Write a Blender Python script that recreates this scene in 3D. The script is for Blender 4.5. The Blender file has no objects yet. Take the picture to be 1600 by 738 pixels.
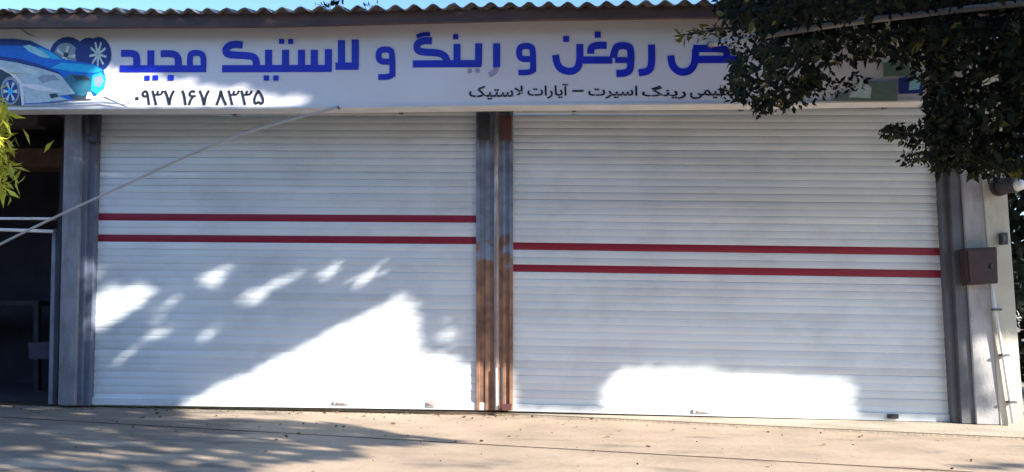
import bpy, bmesh, math, random
from mathutils import Vector, Matrix, Quaternion
random.seed(7)
C = bpy.context.scene
COL = C.collection

# ------------------------------------------------------------------ camera
F, W0, H0 = 1300.0, 1600.0, 738.0
YAW, PITCH, ROLL = math.radians(2.64), math.radians(5.43), math.radians(0.10)
DIST = 8.1
ROT = Matrix.Rotation(YAW, 3, 'Z') @ Matrix.Rotation(PITCH, 3, 'X') @ Matrix.Rotation(math.radians(90), 3, 'X') @ Matrix.Rotation(ROLL, 3, 'Z')
def ray(px, py):
    return ROT @ Vector((px - W0/2, -(py - H0/2), -F))
_d = ray(775, 641)
EYE = Vector((0, -DIST, -_d.z/_d.y*DIST))
def at(px, py, Y=0.0):
    d = ray(px, py)
    return EYE + d*((Y - EYE.y)/d.y)
_a, _b = at(138, 632), at(1490, 660)
GS = (_b.z - _a.z)/(_b.x - _a.x)          # the pavement falls slightly along the shop front
G0 = _a.z - GS*_a.x
def gz(x): return G0 + GS*x
def ground_at(px, py, dz=0.0):
    d = ray(px, py)
    t = (G0 + dz + GS*EYE.x - EYE.z)/(d.z - GS*d.x)
    return EYE + d*t
def project(p):
    v = ROT.transposed() @ (p - EYE)
    if v.z >= -0.01: return (-9999, -9999)
    return (W0/2 + F*v.x/-v.z, H0/2 - F*v.y/-v.z)
cam = bpy.data.cameras.new('camera'); cam_o = bpy.data.objects.new('camera', cam); COL.objects.link(cam_o)
cam_o.matrix_world = Matrix.Translation(EYE) @ ROT.to_4x4()
cam.sensor_width = 36; cam.lens = F/W0*36; cam.clip_end = 3000; cam.clip_start = 0.05
C.camera = cam_o

# ------------------------------------------------------------------ light
SUN = Vector((0.87, -0.50, 0.42)); SN = SUN.normalized()
w = bpy.data.worlds.new('World'); C.world = w; w.use_nodes = True
nt = w.node_tree; nt.nodes.clear()
sky = nt.nodes.new('ShaderNodeTexSky'); sky.sky_type = 'NISHITA'; sky.sun_disc = False
sky.sun_elevation = math.asin(SN.z); sky.sun_rotation = math.atan2(SN.x, SN.y)
sky.ozone_density = 5.0; sky.dust_density = 0.3; sky.air_density = 1.0
bg = nt.nodes.new('ShaderNodeBackground'); bg.inputs[1].default_value = 0.15
out = nt.nodes.new('ShaderNodeOutputWorld')
nt.links.new(sky.outputs[0], bg.inputs[0]); nt.links.new(bg.outputs[0], out.inputs[0])
sl = bpy.data.lights.new('sun', 'SUN'); sl.energy = 5.0; sl.angle = math.radians(0.5); sl.color = (1.0, 0.93, 0.82)
so = bpy.data.objects.new('sun', sl); COL.objects.link(so)
so.rotation_euler = SN.to_track_quat('Z', 'Y').to_euler(); so.location = (8, -8, 12)
C.view_settings.view_transform = 'Standard'; C.view_settings.look = 'None'
C.view_settings.exposure = 1.30; C.view_settings.gamma = 1.0; C.view_settings.use_curve_mapping = False

# ------------------------------------------------------------------ materials
MATS = {}
def mat(name, base, rough=0.6, metal=0.0, var=0.12, scale=3.0, bump=0.0, bscale=60.0, second=None, sec_amt=(0.45, 0.65), sec_scale=(2, 2, 2), objrand=0.0, spec=0.5, translucent=0.0):
    if name in MATS: return MATS[name]
    m = bpy.data.materials.new(name); m.use_nodes = True
    n = m.node_tree.nodes; l = m.node_tree.links
    b = n['Principled BSDF']; b.inputs['Roughness'].default_value = rough; b.inputs['Metallic'].default_value = metal
    b.inputs['Specular IOR Level'].default_value = spec
    g = n.new('ShaderNodeNewGeometry')
    t = n.new('ShaderNodeTexNoise'); t.inputs['Scale'].default_value = scale; t.inputs['Detail'].default_value = 6
    l.new(g.outputs['Position'], t.inputs['Vector'])
    r = n.new('ShaderNodeMapRange'); r.inputs[1].default_value = 0.3; r.inputs[2].default_value = 0.7
    r.inputs[3].default_value = 1-var; r.inputs[4].default_value = 1+var
    l.new(t.outputs['Fac'], r.inputs[0])
    col = n.new('ShaderNodeRGB'); col.outputs[0].default_value = (*base, 1)
    cur = col.outputs[0]
    if second:
        mp = n.new('ShaderNodeMapping'); mp.inputs['Scale'].default_value = sec_scale
        l.new(g.outputs['Position'], mp.inputs['Vector'])
        t2 = n.new('ShaderNodeTexNoise'); t2.inputs['Scale'].default_value = 1; t2.inputs['Detail'].default_value = 8; t2.inputs['Roughness'].default_value = 0.65
        l.new(mp.outputs[0], t2.inputs['Vector'])
        r2 = n.new('ShaderNodeMapRange'); r2.inputs[1].default_value = sec_amt[0]; r2.inputs[2].default_value = sec_amt[1]
        l.new(t2.outputs['Fac'], r2.inputs[0])
        mx = n.new('ShaderNodeMix'); mx.data_type = 'RGBA'
        l.new(r2.outputs[0], mx.inputs[0]); l.new(cur, mx.inputs[6]); mx.inputs[7].default_value = (*second, 1)
        cur = mx.outputs[2]
    vm = n.new('ShaderNodeVectorMath'); vm.operation = 'SCALE'
    l.new(cur, vm.inputs[0]); l.new(r.outputs[0], vm.inputs['Scale']); cur = vm.outputs[0]
    if objrand:
        oi = n.new('ShaderNodeObjectInfo'); r3 = n.new('ShaderNodeMapRange')
        r3.inputs[3].default_value = 1-objrand; r3.inputs[4].default_value = 1+objrand*0.4
        l.new(oi.outputs['Random'], r3.inputs[0])
        v2 = n.new('ShaderNodeVectorMath'); v2.operation = 'SCALE'
        l.new(cur, v2.inputs[0]); l.new(r3.outputs[0], v2.inputs['Scale']); cur = v2.outputs[0]
    l.new(cur, b.inputs['Base Color'])
    if bump:
        t3 = n.new('ShaderNodeTexNoise'); t3.inputs['Scale'].default_value = bscale; t3.inputs['Detail'].default_value = 5
        l.new(g.outputs['Position'], t3.inputs['Vector'])
        bp = n.new('ShaderNodeBump'); bp.inputs['Strength'].default_value = bump; bp.inputs['Distance'].default_value = 0.02
        l.new(t3.outputs['Fac'], bp.inputs['Height']); l.new(bp.outputs[0], b.inputs['Normal'])
    if translucent:
        tr = n.new('ShaderNodeBsdfTranslucent'); l.new(cur, tr.inputs[0])
        ms = n.new('ShaderNodeMixShader'); ms.inputs[0].default_value = translucent
        l.new(b.outputs[0], ms.inputs[1]); l.new(tr.outputs[0], ms.inputs[2]); l.new(ms.outputs[0], n['Material Output'].inputs[0])
    MATS[name] = m; return m
M_SLAT = mat('white_painted_steel', (0.69, 0.75, 0.80), 0.45, 0, 0.05, 1.5, 0.03, 18, second=(0.48, 0.52, 0.56), sec_amt=(0.47, 0.85), sec_scale=(1.3, 1, 2.2), objrand=0.09, spec=0.4)
M_RED = mat('red_painted_steel', (0.24, 0.006, 0.028), 0.45, 0, 0.1, 2, 0.03, 18)
M_GUIDE = mat('grey_steel', (0.11, 0.115, 0.13), 0.55, 0.2, 0.2, 6, 0.1, 40, second=(0.12, 0.09, 0.08), sec_amt=(0.5, 0.75), sec_scale=(5, 5, 1.2))
M_BLUEG = mat('blue_grey_paint', (0.12, 0.14, 0.20), 0.55, 0.0, 0.2, 6, 0.1, 40, second=(0.11, 0.08, 0.08), sec_amt=(0.52, 0.75), sec_scale=(6, 6, 1.2))
M_BROWN = mat('rusty_brown_paint', (0.30, 0.14, 0.075), 0.6, 0.0, 0.25, 8, 0.15, 60, second=(0.13, 0.07, 0.05), sec_amt=(0.48, 0.7), sec_scale=(8, 8, 2))
M_PILL = mat('grey_plaster', (0.24, 0.25, 0.29), 0.85, 0.0, 0.18, 5, 0.25, 50, second=(0.13, 0.13, 0.15), sec_amt=(0.48, 0.7), sec_scale=(4, 4, 1))
M_CREAM = mat('cream_plaster', (0.55, 0.53, 0.45), 0.85, 0.0, 0.1, 4, 0.2, 50, second=(0.34, 0.32, 0.26), sec_amt=(0.5, 0.72), sec_scale=(3, 3, 1))
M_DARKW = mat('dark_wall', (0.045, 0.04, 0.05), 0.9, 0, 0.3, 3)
M_FASC = mat('brown_fascia_paint', (0.10, 0.058, 0.05), 0.6, 0, 0.25, 5, 0.1, 30, second=(0.06, 0.04, 0.045), sec_amt=(0.45, 0.65), sec_scale=(2, 2, 8))
M_ROOF = mat('weathered_fibre_cement', (0.24, 0.24, 0.235), 0.9, 0, 0.25, 9, 0.3, 50, second=(0.10, 0.07, 0.055), sec_amt=(0.45, 0.65), sec_scale=(3, 3, 3), objrand=0.25)
M_SIGN = mat('sign_banner_print', (0.80, 0.80, 0.85), 0.5, 0, 0.05, 1.3, 0.02, 4, second=(0.76, 0.71, 0.74), sec_amt=(0.45, 0.75), sec_scale=(1, 1, 1.5))
M_TRIM = mat('pale_sign_edge', (0.72, 0.71, 0.70), 0.5, 0, 0.08, 5)
M_LET = mat('blue_lettering', (0.008, 0.022, 0.55), 0.4, 0, 0.15, 6)
M_BLACK = mat('black_print', (0.015, 0.017, 0.03), 0.5, 0, 0.1, 6)
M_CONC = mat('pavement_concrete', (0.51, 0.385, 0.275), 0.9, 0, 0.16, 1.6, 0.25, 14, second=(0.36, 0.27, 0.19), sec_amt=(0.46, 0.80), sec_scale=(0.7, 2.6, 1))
def deepen_shade(m):
    """dark blotches in the pavement colour, thicker towards the left end to paint in tree shade"""
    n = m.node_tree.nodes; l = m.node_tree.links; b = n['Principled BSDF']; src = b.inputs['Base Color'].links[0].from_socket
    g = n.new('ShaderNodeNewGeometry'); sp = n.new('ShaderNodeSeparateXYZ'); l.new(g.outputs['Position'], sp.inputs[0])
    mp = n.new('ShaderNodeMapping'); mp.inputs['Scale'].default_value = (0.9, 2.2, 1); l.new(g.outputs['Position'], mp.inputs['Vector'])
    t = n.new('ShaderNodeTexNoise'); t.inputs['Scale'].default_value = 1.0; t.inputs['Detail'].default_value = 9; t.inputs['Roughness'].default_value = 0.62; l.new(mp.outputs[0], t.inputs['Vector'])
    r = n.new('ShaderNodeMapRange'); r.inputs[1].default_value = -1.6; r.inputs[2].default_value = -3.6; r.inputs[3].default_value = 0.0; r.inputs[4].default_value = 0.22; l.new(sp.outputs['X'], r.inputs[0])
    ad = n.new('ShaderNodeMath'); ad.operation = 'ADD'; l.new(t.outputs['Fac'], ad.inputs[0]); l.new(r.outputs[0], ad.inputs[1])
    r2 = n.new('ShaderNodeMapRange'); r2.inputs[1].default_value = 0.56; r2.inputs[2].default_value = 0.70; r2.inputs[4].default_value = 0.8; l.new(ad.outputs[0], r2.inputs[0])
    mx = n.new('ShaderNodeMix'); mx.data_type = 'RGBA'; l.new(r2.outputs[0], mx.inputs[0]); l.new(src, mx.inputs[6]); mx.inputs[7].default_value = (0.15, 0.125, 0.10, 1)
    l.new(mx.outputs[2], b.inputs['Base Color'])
deepen_shade(M_CONC)  # tree shade at the left darkened into the pavement colour
M_CONC2 = mat('threshold_concrete', (0.54, 0.45, 0.34), 0.9, 0, 0.14, 3, 0.4, 35, second=(0.36, 0.30, 0.23), sec_amt=(0.5, 0.75), sec_scale=(1, 3, 1))
M_ROAD = mat('asphalt', (0.055, 0.053, 0.05), 0.95, 0, 0.2, 3, 0.4, 60)
M_EARTH = mat('dry_earth', (0.22, 0.17, 0.12), 0.95, 0, 0.25, 0.6, 0.4, 20)
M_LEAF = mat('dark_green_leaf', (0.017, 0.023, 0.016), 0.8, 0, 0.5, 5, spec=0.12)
M_LEAFY = mat('yellow_green_leaf', (0.46, 0.46, 0.05), 0.55, 0, 0.35, 9, spec=0.3, translucent=0.3)
M_LEAFO = mat('olive_leaf', (0.12, 0.11, 0.025), 0.55, 0, 0.5, 9, spec=0.3, translucent=0.2)  # olive colour, also standing for sun on the spray and stray crown leaves
M_BARK = mat('bark', (0.07, 0.05, 0.035), 0.95, 0, 0.3, 8, 0.5, 25)
M_CABLE = mat('grey_cable_sleeve', (0.44, 0.42, 0.42), 0.8, 0, 0.1, 5)
M_WHITE = mat('white_paint', (0.75, 0.76, 0.78), 0.45, 0, 0.08, 5)
M_MAROON = mat('maroon_paint', (0.10, 0.035, 0.035), 0.55, 0, 0.2, 8)
M_DKGREY = mat('dark_grey_plastic', (0.035, 0.035, 0.04), 0.5, 0, 0.15, 8)
M_GLASS = mat('frosted_lens', (0.75, 0.77, 0.78), 0.2, 0, 0.05, 8)
M_DRY = mat('dry_leaf', (0.16, 0.11, 0.05), 0.8, 0, 0.5, 7)

# ------------------------------------------------------------------ helpers
def link(name, me, m, parent=None, loc=None):
    o = bpy.data.objects.new(name, me); COL.objects.link(o)
    if m is not None and not me.materials:
        for x in (m if isinstance(m, (list, tuple)) else [m]): me.materials.append(x)
    if loc is not None: o.location = loc
    if parent is not None: o.parent = parent
    return o
def mesh(name, verts, faces, mats=None):
    me = bpy.data.meshes.new(name); me.from_pydata([tuple(v) for v in verts], [], faces)
    if mats: me.polygons.foreach_set('material_index', mats)
    me.update(); return me
class MB:
    def __init__(s): s.v = []; s.f = []; s.mi = []
    def add(s, vs, fs, mi=0):
        o = len(s.v); s.v += [tuple(v) for v in vs]; s.f += [tuple(i+o for i in f) for f in fs]; s.mi += [mi]*len(fs)
    def box(s, x0, x1, y0, y1, z0, z1, mi=0):
        s.add([(x0,y0,z0),(x1,y0,z0),(x1,y1,z0),(x0,y1,z0),(x0,y0,z1),(x1,y0,z1),(x1,y1,z1),(x0,y1,z1)],
              [(0,3,2,1),(4,5,6,7),(0,1,5,4),(1,2,6,5),(2,3,7,6),(3,0,4,7)], mi)
    def prism(s, pts, Y, depth, mi=0):
        """pts: world points on plane y=Y (clockwise or not), extruded back by depth"""
        n = len(pts)
        a = [Vector(p) for p in pts]; b = [p + Vector((0, depth, 0)) for p in a]
        area = sum(a[i].x*a[(i+1) % n].z - a[(i+1) % n].x*a[i].z for i in range(n))
        if area < 0: a.reverse(); b.reverse()
        fs = [tuple(range(n)), tuple(range(2*n-1, n-1, -1))] + [(i, i+n, (i+1) % n + n, (i+1) % n) for i in range(n)]
        s.add(a+b, fs, mi)
    def pprism(s, px, Y, depth, mi=0): s.prism([at(x, y, Y) for x, y in px], Y, depth, mi)
    def tube(s, pts, r, n=8, mi=0, cap=True):
        pts = [Vector(p) for p in pts]; k = len(pts)
        rs = r if isinstance(r, (list, tuple)) else [r]*k
        o = len(s.v); up = Vector((0.13, 0.21, 0.97)).normalized()
        for i, p in enumerate(pts):
            t = (pts[min(i+1, k-1)] - pts[max(i-1, 0)]).normalized()
            u = up if abs(t.dot(up)) < 0.95 else Vector((1, 0, 0))
            a = t.cross(u).normalized(); b = t.cross(a)
            for j in range(n):
                q = p + (a*math.cos(2*math.pi*j/n) + b*math.sin(2*math.pi*j/n))*rs[i]; s.v.append(tuple(q))
        for i in range(k-1):
            for j in range(n):
                s.f.append((o+i*n+j, o+i*n+(j+1) % n, o+(i+1)*n+(j+1) % n, o+(i+1)*n+j)); s.mi.append(mi)
        if cap:
            s.f.append(tuple(o+j for j in range(n-1, -1, -1))); s.mi.append(mi)
            s.f.append(tuple(o+(k-1)*n+j for j in range(n))); s.mi.append(mi)
    def build(s, name, m, parent=None, bevel=0.0, smooth=False, origin=None):
        me = mesh(name, s.v, s.f, s.mi)
        ms = m if isinstance(m, (list, tuple)) else [m]
        for x in ms: me.materials.append(x)
        if smooth: me.polygons.foreach_set('use_smooth', [True]*len(me.polygons))
        o = bpy.data.objects.new(name, me); COL.objects.link(o)
        if origin is not None:
            me.transform(Matrix.Translation(-Vector(origin))); o.location = origin
        if parent is not None:
            o.parent = parent
            o.matrix_parent_inverse = Matrix.Translation(-parent.location)
        if bevel:
            b = o.modifiers.new('bevel', 'BEVEL'); b.width = bevel; b.segments = 2; b.limit_method = 'ANGLE'
        return o
def tag(o, label=None, cat=None, group=None, kind=None):
    if label: o['label'] = label
    if cat: o['category'] = cat
    if group: o['group'] = group
    if kind: o['kind'] = kind
    return o
def empty(name, loc, label, cat, group=None):
    o = bpy.data.objects.new(name, None); COL.objects.link(o); o.location = loc; o.empty_display_size = 0.1
    return tag(o, label, cat, group)

# ------------------------------------------------------------------ ground
def gpt(x, y, dz): return Vector((x, y, gz(x)+dz))
def sheet(name, poly, top, thick, m, parent=None):
    b = MB(); n = len(poly)
    T = [gpt(x, y, top) for x, y in poly]; Bm = [p - Vector((0, 0, thick)) for p in T]
    fs = [tuple(range(n))] + [tuple(range(2*n-1, n-1, -1))] + [(i, (i+1) % n, (i+1) % n + n, i+n) for i in range(n)]
    fs = [tuple(reversed(f)) for f in fs] if sum(poly[i][0]*poly[(i+1)%n][1]-poly[(i+1)%n][0]*poly[i][1] for i in range(n)) < 0 else fs
    b.add(T+Bm, fs); return b.build(name, m, parent, bevel=0.006)
b = MB(); b.add([(-600,-600,-0.30),(600,-600,-0.30),(600,600,-0.30),(-600,600,-0.30)], [(0,1,2,3)])
tag(b.build('ground', M_EARTH), kind='structure')
b = MB(); b.add([(-600,-14,-0.22),(600,-14,-0.22),(600,-4.6,-0.22),(-600,-4.6,-0.22)], [(0,1,2,3)])
tag(b.build('road', M_ROAD), kind='structure')
# dark lines across the pavement, modelled as gaps between slabs
def xy(px, py):
    p = ground_at(px, py); return (p.x, p.y)
def ext(p, q, X):
    t = (X-p[0])/(q[0]-p[0]); return (X, p[1]+(q[1]-p[1])*t)
u0, u1 = xy(815, 646), xy(1600, 683)
l0, l1 = xy(700, 686), xy(1600, 736)
XL, XR = -14.0, 12.0
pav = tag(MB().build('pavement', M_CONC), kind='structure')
thr = [(u0[0]-0.02, -0.04), ext(u0, u1, XR), (XR, 5.0), (at(100, 400).x, 5.0), (at(100, 400).x, 0.05), (u0[0]-0.3, 0.05)]
sheet('slab', thr, 0.0, 0.28, M_CONC2, pav)
G = 0.045
def off(p, d): return (p[0], p[1]-d)
mid = [(XL, 0.045), (u0[0]-0.3, 0.045), off((u0[0]-0.02, -0.04), 0.02), off(ext(u0, u1, XR), 0.02), ext(l0, l1, XR), ext(l0, l1, XL)]
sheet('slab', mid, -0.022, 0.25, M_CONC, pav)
near = [off(ext(l0, l1, XL), G), off(ext(l0, l1, XR), G), (XR, -4.45), (XL, -4.45)]
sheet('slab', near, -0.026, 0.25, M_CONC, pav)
b = MB()
b.add([gpt(XL,-4.6,-0.02),gpt(XR,-4.6,-0.02),gpt(XR,-4.46,-0.02),gpt(XL,-4.46,-0.02),gpt(XL,-4.6,-0.4),gpt(XR,-4.6,-0.4),gpt(XR,-4.46,-0.4),gpt(XL,-4.46,-0.4)],
      [(0,1,2,3),(4,7,6,5),(0,4,5,1),(1,5,6,2),(2,6,7,3),(3,7,4,0)])
tag(b.build('kerb', M_CONC2), kind='structure')

# ------------------------------------------------------------------ the shop building
YS, YG, YP, YN = 0.0, -0.10, -0.16, -0.58      # shutter, guides, pillars, sign plane
TOPPX = 60
shop = empty('shop_building', (0, 0.3, 0), 'low shop with two white roller shutters under a corrugated roof', 'building')
xl, xr = at(90, 400).x, at(1590, 400).x
ztop = at(800, 20, -0.2).z
b = MB(); b.box(xl+0.05, xr-0.05, 3.9, 4.1, -0.25, ztop-0.1); b.box(xl+0.05, xl+0.2, 0.42, 3.89, -0.25, ztop-0.1); b.box(xr-0.22, xr-0.05, 0.42, 3.89, -0.25, ztop-0.1)
b.build('wall', M_PILL, shop)
# lintel wall over the shutters, behind the sign
b = MB(); b.box(xl+0.02, xr-0.02, 0.14, 0.40, at(800, 128).z, ztop+0.02)
b.build('lintel', M_PILL, shop)
# shutters
def slat_mesh(h, gap=0.0022, deep=0.003):
    prof = []
    N = 7
    for i in range(N+1):
        a = i/N; prof.append((-0.0040*math.sin(math.pi*a)**0.7, -h/2 + gap + (h-2*gap)*a))
    prof = [(deep, -h/2)] + prof + [(deep, h/2), (0.010, h/2), (0.010, -h/2)]
    n = len(prof); v = [(-0.5, y, z) for y, z in prof] + [(0.5, y, z) for y, z in prof]
    f = [(i, (i+1) % n, (i+1) % n + n, i+n) for i in range(n)]
    f = [tuple(reversed(q)) for q in f]
    return mesh('slat', v, f)
def shutter(cTL, cTR, cBL, cBR, red_y, label):
    """corners in the shutter plane; rows of slats interpolated between head and sill"""
    TL, TR, BL, BR = [at(*c) for c in (cTL, cTR, cBL, cBR)]
    root = bpy.data.objects.new('roller_shutter', None); COL.objects.link(root); root.parent = shop
    root.matrix_parent_inverse = Matrix.Translation(-shop.location)
    root.location = (BL+BR)/2; root['label'] = label
    lh = TL.z-BL.z; pitch = at(*red_y[0]).z - at(*red_y[1]).z     # three slats
    pitch /= 3
    railh = 0.075
    n = int((lh-railh)/pitch)+1
    # phase so that a slat sits on the red stripe
    zr = (at(*red_y[0]).z - BL.z - railh)/pitch
    ph = zr - math.floor(zr)
    me_w = slat_mesh(pitch, 0.0012, 0.001); me_w.materials.append(M_SLAT)
    me_o = slat_mesh(pitch, 0.0042, 0.008); me_o.materials.append(M_SLAT)
    me_m = slat_mesh(pitch, 0.0026, 0.004); me_m.materials.append(M_SLAT)
    me_r = slat_mesh(pitch); me_r.materials.append(M_RED)
    kr = int(math.floor(zr))
    for k in range(-1, n):
        zz = railh + (k+ph)*pitch
        if zz - pitch/2 < railh - 0.04 : continue
        t = zz/lh
        L = BL.lerp(TL, t); R = BR.lerp(TR, t)
        L = L.lerp(R, 0); Lx, Rx = L.x-0.045, R.x+0.045
        o = bpy.data.objects.new('slat', me_r if k in (kr, kr-3) else (me_o if k > kr+3 and random.random() < 0.8 else me_m if k > kr-8 and random.random() < 0.7 else me_w)); COL.objects.link(o)
        if k in (kr, kr-3): o['label'] = 'red slat'
        o.parent = root; o.matrix_parent_inverse = Matrix.Translation(-(shop.location*0) ) @ Matrix.Identity(4)
        o.matrix_parent_inverse = Matrix.Translation(-root.location)
        ang = math.atan2(R.z-L.z, R.x-L.x)
        o.location = ((L.x+R.x)/2, random.uniform(-0.0015, 0.0015), (L.z+R.z)/2)
        o.rotation_euler = (random.uniform(-0.06, 0.06), -ang+random.uniform(-0.0006, 0.0006), random.uniform(-0.0005, 0.0005)); o.scale = (Rx-Lx, 1, 1)
    b = MB()
    b.add([(BL.x-0.04, -0.022, BL.z+0.004), (BR.x+0.04, -0.022, BR.z+0.004), (BR.x+0.04, 0.022, BR.z+0.004), (BL.x-0.04, 0.022, BL.z+0.004),
           (BL.x-0.04, -0.022, BL.z+railh), (BR.x+0.04, -0.022, BR.z+railh), (BR.x+0.04, 0.022, BR.z+railh), (BL.x-0.04, 0.022, BL.z+railh)],
          [(0,3,2,1),(4,5,6,7),(0,1,5,4),(1,2,6,5),(2,3,7,6),(3,0,4,7)])
    b.build('bottom_rail', M_SLAT, root, bevel=0.004)
    return root
def fixp(o, p):
    o.parent = p; return o
sh1 = shutter((158, 120), (748, 120), (136, 633), (750, 641.5), ((400, 338), (400, 371.5)), 'left roller shutter with two dark red stripes just above mid height')
sh2 = shutter((798, 120), (1456, 120), (800, 643), (1492, 660.5), ((1130, 384), (1130, 418.5)), 'right roller shutter with two dark red stripes at mid height')
def lock(root, px, py, w_=14, h_=7, m=M_DKGREY):
    b = MB(); b.pprism([(px-w_/2, py-h_/2), (px+w_/2, py-h_/2), (px+w_/2, py+h_/2), (px-w_/2, py+h_/2)], -0.04, 0.02)
    b.pprism([(px-w_/4, py-h_/5), (px+w_/4, py-h_/5), (px+w_/4, py+h_/5), (px-w_/4, py+h_/5)], -0.052, 0.012)
    b.build('lock_hasp', m, root, bevel=0.002)
M_HASP = mat('faded_hasp_steel', (0.42, 0.36, 0.35), 0.5, 0.2, 0.2, 8)
lock(sh1, 533, 630, 24, 5, mat('worn_steel', (0.55, 0.50, 0.48), 0.5, 0.1, 0.2, 8)); lock(sh1, 674, 632, 13, 8, M_HASP)
lock(sh2, 1097, 643, 28, 6, mat('worn_steel', (0.6, 0.6, 0.6))); lock(sh2, 1396, 651, 17, 7, M_DKGREY)

def col_quad(b, tl, tr, br, bl, Y, depth, mi=0): b.pprism([tl, tr, br, bl], Y, depth, mi)
# left pillar: plaster face + steel guide channel
b = MB(); col_quad(b, (104, 60), (131, 60), (116, 634), (90, 633), YP, 0.5); b.build('pillar', M_PILL, shop, bevel=0.006)['label'] = 'grey plastered pillar left of the left shutter'
b = MB(); col_quad(b, (131.5, 60), (141, 60), (127, 634), (116.5, 634), YG-0.02, 0.3); col_quad(b, (141.5, 60), (156, 60), (139, 635), (127.5, 634), YG+0.02, 0.14)
b.build('guide_channel', M_BLUEG, shop, bevel=0.004)
b = MB(); b.pprism([(137, 172), (153, 172), (151, 222), (136, 222)], YG-0.09, 0.08); b.pprism([(134, 186), (139, 186), (139, 212), (134, 212)], YG-0.11, 0.05)
b.build('guide_bracket', M_DKGREY, shop, bevel=0.004)
# middle column
SPL = 386
def strip(x0, x1, Yf, dep, m_up, m_lo, name):
    b = MB(); b.pprism([(x0, 60), (x1, 60), (x1, SPL), (x0, SPL)], Yf, dep, 0); b.pprism([(x0, SPL), (x1, SPL), (x1, 641), (x0, 641)], Yf, dep, 1)
    return b.build(name, [m_up, m_lo], shop)
M_MIX = bpy.data.materials.new('column_paint_blue_over_brown')
M_MIX.use_nodes = True
n = M_MIX.node_tree.nodes; l = M_MIX.node_tree.links; pb = n['Principled BSDF']; pb.inputs['Roughness'].default_value = 0.5
g_ = n.new('ShaderNodeNewGeometry'); sx = n.new('ShaderNodeSeparateXYZ'); l.new(g_.outputs['Position'], sx.inputs[0])
ns = n.new('ShaderNodeTexNoise'); ns.inputs['Scale'].default_value = 7; ns.inputs['Detail'].default_value = 6
l.new(g_.outputs['Position'], ns.inputs['Vector'])
ma = n.new('ShaderNodeMath'); ma.operation = 'MULTIPLY_ADD'; ma.inputs[1].default_value = 1.6; l.new(ns.outputs['Fac'], ma.inputs[0]); l.new(sx.outputs['Z'], ma.inputs[2])
zs = at(775, SPL, -0.05).z + 0.80
mr = n.new('ShaderNodeMapRange'); mr.inputs[1].default_value = zs-0.05; mr.inputs[2].default_value = zs+0.05; l.new(ma.outputs[0], mr.inputs[0])
mx = n.new('ShaderNodeMix'); mx.data_type = 'RGBA'; l.new(mr.outputs[0], mx.inputs[0])
cr = n.new('ShaderNodeValToRGB'); cr.color_ramp.elements[0].color = (0.13, 0.075, 0.055, 1); cr.color_ramp.elements[1].color = (0.34, 0.185, 0.115, 1)
cr.color_ramp.elements[0].position = 0.3; cr.color_ramp.elements[1].position = 0.62
l.new(ns.outputs['Fac'], cr.inputs[0]); l.new(cr.outputs[0], mx.inputs[6])
cr2 = n.new('ShaderNodeValToRGB'); cr2.color_ramp.elements[0].color = (0.13, 0.15, 0.20, 1); cr2.color_ramp.elements[1].color = (0.24, 0.29, 0.40, 1)
cr2.color_ramp.elements[0].position = 0.35; cr2.color_ramp.elements[1].position = 0.65
l.new(ns.outputs['Fac'], cr2.inputs[0]); l.new(cr2.outputs[0], mx.inputs[7]); l.new(mx.outputs[2], pb.inputs['Base Color'])
b = MB(); b.pprism([(748, 60), (800, 60), (801, 642), (747, 641)], -0.015, 0.4)
mc = b.build('middle_column', M_MIX, shop); mc['label'] = 'steel column between the shutters, blue grey above and rusty brown below'
def sub(bm_, name, m, par, bevel=0.004):
    o = bm_.build(name, m, None, bevel=bevel); o.parent = par; o.matrix_parent_inverse = (Matrix.Translation(par.location) if par.parent is None else Matrix.Identity(4)).inverted()
    return o
for x0, x1, yy in ((744, 749.5, -0.036), (758, 765.5, -0.027), (785, 790, -0.027), (796, 801.5, -0.036)):
    b = MB(); b.pprism([(x0, 60), (x1, 60), (x1, 641.5), (x0, 641.5)], yy, 0.3 if x0 in (744, 796) else 0.011)
    sub(b, 'channel_lip', M_MIX, mc, 0.003)
b = MB(); b.tube([at(775.5, 70, -0.025), at(775.5, 350, -0.025), at(776, 641, -0.025)], 0.024, 14)
sub(b, 'pipe', mat('worn_pipe', (0.30, 0.24, 0.22), 0.4, 0.1, 0.25, 8, second=(0.6, 0.6, 0.62), sec_amt=(0.5, 0.62), sec_scale=(9, 9, 0.7)), mc, 0)
b = MB(); b.tube([at(776, 576, -0.06), at(776.5, 640, -0.06)], 0.013, 10); sub(b, 'pipe_stripe', M_WHITE, mc, 0)  # bright highlight on the pipe foot, added as a thin white tube
b = MB(); b.tube([at(783, 574, -0.045), at(783.5, 640, -0.045)], 0.012, 10); sub(b, 'pipe_stripe', M_BLACK, mc, 0)
b = MB(); b.pprism([(783, 180), (799, 180), (799, 219), (783, 219)], -0.12, 0.05); sub(b, 'bracket', M_MAROON, mc)
b = MB(); b.pprism([(747, 178), (765, 178), (765, 218), (747, 218)], -0.11, 0.04); sub(b, 'bracket', M_DKGREY, mc)
b = MB(); b.pprism([(782, 632), (800, 632), (798, 641), (784, 641)], -0.11, 0.04); sub(b, 'bracket', M_MAROON, mc)
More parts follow.
